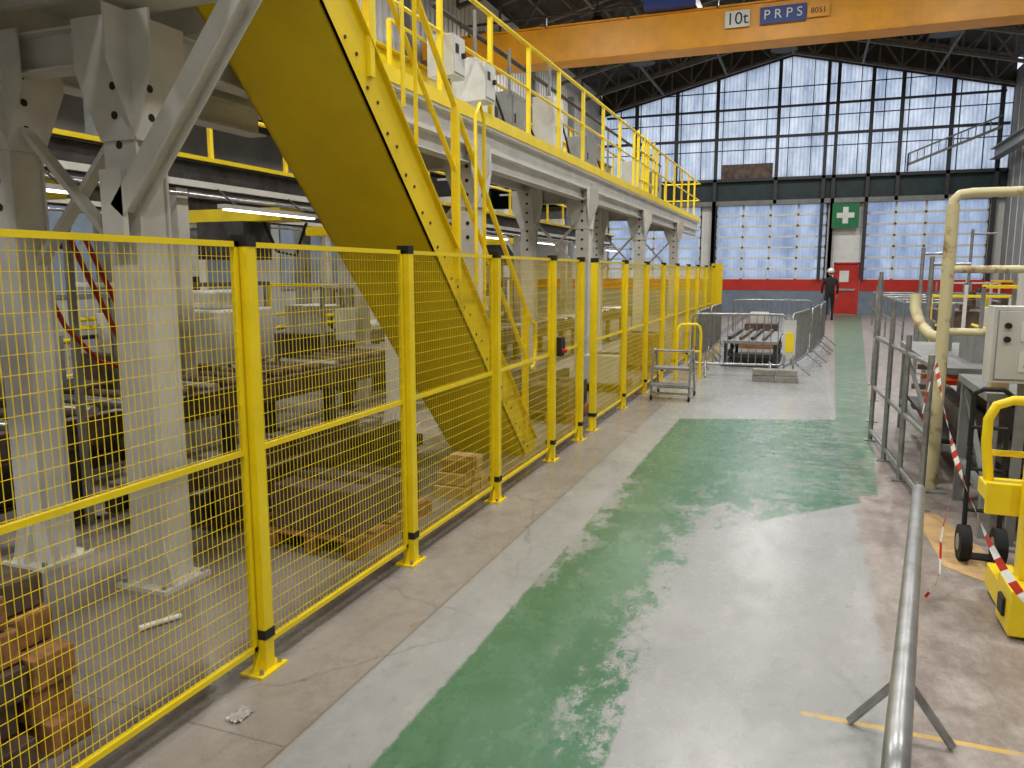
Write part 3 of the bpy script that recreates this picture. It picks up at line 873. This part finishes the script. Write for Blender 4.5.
machine('hydraulic_unit', 2.1, 3.4, 16, 18, 1.1, MGRY, 4, BRN)
machine('welding_station', 3.8, 5.9, 20, 23, 1.3, DGRY, 5, BRN)
machine('parts_cleaning_unit', 3.8, 5.2, 26, 28, 1.2, BRN, 6)
machine('compressor_unit', 4.4, 5.9, 14, 17, 1.6, GRY, 8)
mb = MB()
for y in (18.5, 20.5, 22.5, 24.5, 27):
    mb.tube((1.95, y, 0), (1.95, y, 1.1), .022, GALV)
    mb.tube((1.95, y, 1.05), (3.1, y, 1.05), .02, GALV)
for z in (.55, 1.05): mb.tube((1.95, 18.5, z), (1.95, 27, z), .02, GALV)
mb.build('tubular_guard_rail')
mb = MB()
for i in range(14):
    x = 1.2+random.random()*.3; y = 9.9+random.random()*.6
    mb.bar((x, y, .05+.05*i), (x+random.uniform(.3, .55), y+random.uniform(-.2, .2), .06+.05*i), .09, .06, random.choice([BRN, CRATE, HIVIS, DGRY, WOOD]))
mb.build('scrap_pile')

# ------------------------------------------------------------------ production line behind fence
mb = MB()
for x in (-4.6, -5.35):
    mb.hbeam((x, -1, .62), (x, 22, .62), .1, .2, .015, BRN)
    y = -.8
    while y < 22: mb.bar((x, y, 0), (x, y, .52), .09, .09, DGRY, (0,1,0)); mb.box(x-.08, x+.08, y-.1, y+.1, 0, .02, DGRY); y += 1.5
y = -.9
while y < 22:
    mb.tube((-5.33, y, .73), (-4.62, y, .73), .045, CHROME if random.random() < .35 else BRN, 10); y += .3
mb.build('roller_conveyor')
machine('rolling_mill_stand', -8.1, -6.7, -.5, 2.1, 1.35, MGRY, 11, BRN)
machine('rolling_mill_stand', -8.1, -6.7, 3.2, 5.3, 1.3, MGRY, 12, DGRY)
machine('rolling_mill_stand', -8.1, -6.7, 6.6, 8.5, 1.35, BRN, 13, GRY)
machine('rolling_mill_stand', -8.1, -6.7, 10.2, 11.7, 1.3, DGRY, 14, OFFW)
machine('rolling_mill_stand', -8.1, -6.7, 14, 17.6, 1.35, GRY, 15, BRN)
machine('bending_machine', -6.55, -5.75, 3.4, 5.2, 1.3, BRN, 21, MGRY)
machine('bending_machine', -6.55, -5.75, 9.4, 11.2, 1.3, DGRY, 22, GRY)
machine('bending_machine', -6.55, -5.75, 13.4, 14.8, 1.35, BRN, 23, OFFW)
mb = MB()
for i in range(9):
    x = -4.35+i*.12
    mb.box(x, x+.09, 3.7+.1*(i % 3), 6.3-.15*(i % 2), .1, .2+.05*(i % 4), random.choice([BRN, DGRY, BRN]))
for y in (4.0, 5.0, 6.0): mb.box(-4.4, -3.25, y, y+.1, 0, .1, CRATE)
mb.build('steel_bar_stack')
mb = MB()
for i in range(8):
    x = -4.0+i*.1
    mb.box(x, x+.08, 8.2, 11.0-.2*(i % 3), .1, .25+.05*(i % 3), random.choice([BRN, DGRY, GRY]))
for y in (8.6, 9.6, 10.6): mb.box(-4.05, -3.2, y, y+.1, 0, .1, CRATE)
mb.build('steel_bar_stack')
# pallets with covered parts close to the fence
def pallet(x0, x1, y0, y1, loads):
    mb = MB()
    n = max(3, int((y1-y0)/.18))
    for i in range(n):
        a = y0+(y1-y0)*i/n
        mb.box(x0, x1, a, a+(y1-y0)/n*.75, .1, .12, CRATE)
    for x in (x0, (x0+x1)/2-.04, x1-.08): mb.box(x, x+.08, y0, y1, 0, .1, CRATE)
    for (a, b_, c, d_, h, m_) in loads:
        X0 = x0+(x1-x0)*a; X1 = x0+(x1-x0)*b_; Y0_ = y0+(y1-y0)*c; Y1_ = y0+(y1-y0)*d_
        mb.box(X0, X1, Y0_, Y1_, .12, .12+h, m_)
        mb.tube((X0+.04, (Y0_+Y1_)/2, .12+h), (X1-.04, (Y0_+Y1_)/2, .12+h), .035, DGRY, 10)
    return mb.build('loaded_pallet', .012)
pallet(-3.08, -2.42, 3.75, 4.75, [(.05, .95, .05, .5, .28, MAUVE), (.1, .9, .55, .95, .2, MAUVE)])
pallet(-3.0, -2.4, 8.2, 9.1, [(.05, .9, .05, .9, .3, BRN)])
pallet(-3.0, -2.4, 10.6, 11.4, [(.05, .9, .05, .6, .4, OFFW), (.2, .8, .65, .95, .25, BRN)])
pallet(-3.0, -2.4, 13.2, 14.2, [(.05, .9, .05, .9, .5, CRATE)])
GY = (-1, 2.6, 5.8, 9.0, 12.2, 15, 18.2, 21.4)
mb = MB()
for x in (-5.6, -8.35):
    mb.hbeam((x, -2, 2.62), (x, 23, 2.62), .16, .28, .02, DGRY)
    mb.box(x-.1, x+.1, -2, 23, 2.76, 2.8, YEL)
    mb.tube((x+.12, -2, 2.42), (x+.12, 23, 2.42), .02, CHROME)
    mb.box(x+.09, x+.12, -2, 23, 2.5, 2.56, GRY)
    for y in GY:
        mb.bar((x, y, 0), (x, y, 2.48), .14, .14, GRY, (0,1,0))
for y in GY:
    mb.bar((-5.6, y, 2.9), (-8.35, y, 2.9), .1, .14, GRY)
    mb.bar((-5.6, y, 2.0), (-6.2, y, 2.85), .06, .08, GRY, (0,1,0))
for z in (3.3, 3.75):
    mb.tube((-5.7, -2, z), (-5.7, 23, z), .022, YEL)
y = -2
while y < 23: mb.bar((-5.7, y, 2.8), (-5.7, y, 3.77), .04, .04, YEL); y += 1.2
mb.build('line_gantry')
mb = MB()
for y in (1.2, 4.4, 7.6, 11, 16.2):
    mb.box(-7.9, -5.8, y, y+.4, 2.3, 2.45, YEL); mb.box(-7.0, -6.3, y-.05, y+.45, 1.85, 2.3, DGRY)
    mb.tube((-7.3, y+.2, 2.15), (-7.0, y+.2, 2.15), .1, MGRY, 14)
    mb.tube((-6.6, y+.2, 1.75), (-6.6, y+.2, 1.85), .07, CHROME)
    mb.path([(-6.2, y+.2, 2.3), (-6.1, y+.3, 1.95), (-5.9, y+.4, 1.9), (-5.8, y+.5, 2.3)], .02, BLK, 6)
mb.build('gantry_carriage')
mb = MB()
for y in range(0, 22, 3):
    mb.box(-5.3, -5.2, y, y+1.5, 2.3, 2.34, OFFW); mb.box(-5.28, -5.22, y+.05, y+1.45, 2.285, 2.3, LAMP)
    for q in (.2, 1.3): mb.tube((-5.25, y+q, 2.34), (-5.46, y+q, 2.5), .008, BLK, 6)
mb.build('fluorescent_tube_lights')
mb = MB()
for k in range(7):
    x = -8.0+.35*k; z = 3.95+.2*(k % 3)
    mb.tube((x, -2, z), (x, 23, z), .035, random.choice([GRY, DGRY, WHITE, GALV]), 8)
for y in range(-1, 23, 2):
    mb.bar((-8.4, y, 3.88), (-5.8, y, 3.88), .05, .05, GRY)
mb.build('overhead_pipework')
mb = MB()
for o in (0, .12):
    mb.path([(-4.48, 3.70+o, 1.92), (-4.48, 3.83+o, 1.65), (-4.48, 4.0+o, 1.3), (-4.48, 4.2+o, .85)], .018, REDH, 8)
mb.path([(-4.48, 3.5, 1.6), (-4.48, 3.62, 1.35), (-4.48, 3.85, 1.1), (-4.48, 4.2, .98)], .016, REDH, 8)
mb.bar((-4.5, 3.7, 0), (-4.5, 3.7, 1.95), .04, .04, MGRY, (0,1,0)); mb.bar((-4.46, 4.3, 0), (-4.46, 4.3, 1.0), .04, .04, MGRY, (0,1,0))
mb.build('hydraulic_hose_stand')
mb = MB()
R = random.Random(3)
for lvl in range(5):
    for i in range(2):
        y = 1.55+i*.19+R.uniform(-.03, .02); x = -2.74+R.uniform(-.04, .04)
        z = lvl*.125
        mb.box(x, x+.34-.03*lvl, y, y+.165, z, z+.118, R.choice([CRATE, BRN, CRATE]))
for z in (0, .25): mb.box(-2.95, -2.8, 1.55, 1.95, z, z+.24, CRATE)
mb.build('timber_block_stack', .006)
mb = MB()
for lvl in range(3):
    for i in range(2+(lvl == 0)):
        mb.box(-2.34+.02*lvl-.25, -2.34+.01*lvl, 5.1+i*.17+.02*lvl, 5.25+i*.17, lvl*.1, lvl*.1+.09, R.choice([CRATE, WOOD]))
mb.build('timber_block_stack', .005)
mb = MB()
mb.tube((-2.9, 2.6, .016), (-2.82, 2.78, .016), .014, WHITE)
mb.build('plastic_pipe_offcut')
mb = MB()
vs = []; fs = []
for i in range(8):
    for j in range(8):
        vs.append((-2.0+.009*i+R.uniform(-.006, .006), 2.15+.015*j+R.uniform(-.006, .006), R.uniform(.002, .016)))
for i in range(7):
    for j in range(7): fs.append((i*8+j, (i+1)*8+j, (i+1)*8+j+1, i*8+j+1))
mb.add(vs, fs, PLAST); mb.build('crumpled_plastic_film')

mb = MB()
mb.box(-6.5, -5.8, 6.5, 7.4, .7, 1.3, OFFW); mb.box(-6.4, -5.9, 6.6, 7.3, 1.3, 1.5, OFFW)
for y in (6.55, 7.3):
    for x in (-6.4, -5.9): mb.box(x-.03, x+.03, y-.03, y+.03, 0, .7, MGRY)
mb.build('machine_cover', .04)

# ------------------------------------------------------------------ people
def person(name, x, y, face, cloth, vest=None, helmet=WHITE):
    root = bpy.data.objects.new(name, None); scene.collection.objects.link(root)
    J = [((0,0,.96), .13), ((0,0,1.15), .135), ((0,.01,1.36), .15), ((0,0,1.5), .06), ((0,.01,1.58), .05),
         ((.1,0,.9), .095), ((.12,.1,.5), .065), ((.12,.02,.09), .045), ((.13,.18,.04), .04),
         ((-.1,0,.9), .095), ((-.12,-.02,.5), .065), ((-.12,-.2,.1), .045), ((-.13,-.06,.04), .04),
         ((.19,0,1.43), .07), ((.26,-.03,1.15), .05), ((.25,.08,.92), .035),
         ((-.19,0,1.43), .07), ((-.26,.0,1.15), .05), ((-.25,.12,.94), .035)]
    E = [(0,1),(1,2),(2,3),(3,4),(0,5),(5,6),(6,7),(7,8),(0,9),(9,10),(10,11),(11,12),(2,13),(13,14),(14,15),(2,16),(16,17),(17,18)]
    me = bpy.data.meshes.new('body'); me.from_pydata([j[0] for j in J], E, [])
    ob = bpy.data.objects.new('body', me); scene.collection.objects.link(ob)
    sk = ob.modifiers.new('skin', 'SKIN'); sk.use_smooth_shade = True
    for i, j in enumerate(J): me.skin_vertices[0].data[i].radius = (j[1], j[1]*.85)
    me.skin_vertices[0].data[0].use_root = True
    ss = ob.modifiers.new('sub', 'SUBSURF'); ss.levels = 2; ss.render_levels = 2
    me.materials.append(cloth); ob.parent = root
    mb = MB()
    mb.ball((0, .01, 1.67), .095, SKIN, 16, 12, (.85, 1, 1.2))
    mb.ball((0, .11, 1.655), .016, SKIN, 8, 6, (1, 1.2, 1.6))
    for s in (-1, 1):
        mb.ball((s*.082, .0, 1.665), .02, SKIN, 8, 6, (.4, 1, 1.5)); mb.ball((s*.032, .093, 1.68), .01, BLK, 8, 6)
    mb.box(-.025, .025, .093, .1, 1.61, 1.618, RED)
    mb.ball((0, -.01, 1.7), .1, BLK, 14, 10, (.86, 1, .95))
    mb.build('head', 0, root)
    mb = MB()
    mb.ball((0, 0, 1.74), .13, helmet, 18, 10, (.9, 1.08, .8)); mb.tube((0, .03, 1.72), (0, .03, 1.735), .145, helmet, 20)
    mb.build('helmet', 0, root)
    mb = MB()
    for hx, hy, hz in ((.25, .09, .87), (-.25, .13, .89)):
        mb.ball((hx, hy, hz), .045, SKIN, 10, 8, (.5, .9, 1.1))
        for k in range(4):
            l = (.06, .07, .065, .05)[k]
            yy = hy-.03+.02*k
            mb.path([(hx, yy, hz-.03), (hx, yy+.003, hz-.04-l*.6), (hx-.01*(1 if hx > 0 else -1), yy+.008, hz-.04-l)], .009, SKIN, 6)
        mb.path([(hx, hy+.03, hz+.01), (hx-.01, hy+.055, hz-.02), (hx-.01, hy+.06, hz-.05)], .01, SKIN, 6)
    mb.build('hands', 0, root)
    mb = MB()
    for fx, fy in ((.13, .12), (-.13, -.12)): mb.ball((fx, fy, .045), .06, BLK, 12, 8, (.85, 2.1, .75))
    mb.build('boots', 0, root)
    if vest:
        mb = MB(); mb.tube((0, 0, 1.0), (0, 0, 1.44), .2, vest, 16, .19); mb.build('vest', 0, root)
    root.location = (x, y, 0); root.rotation_euler = (0, 0, face)
    return root
person('worker', .72, 29.6, .1, CLOTH)
person('worker', 5.6, 25.0, 1.5, CLOTH, HIVIS, HIVIS)

# ------------------------------------------------------------------ world
w = bpy.data.worlds.new('world'); scene.world = w; w.use_nodes = True
bg = w.node_tree.nodes['Background']
bg.inputs['Color'].default_value = (.78, .86, 1.0, 1); bg.inputs['Strength'].default_value = 1.12
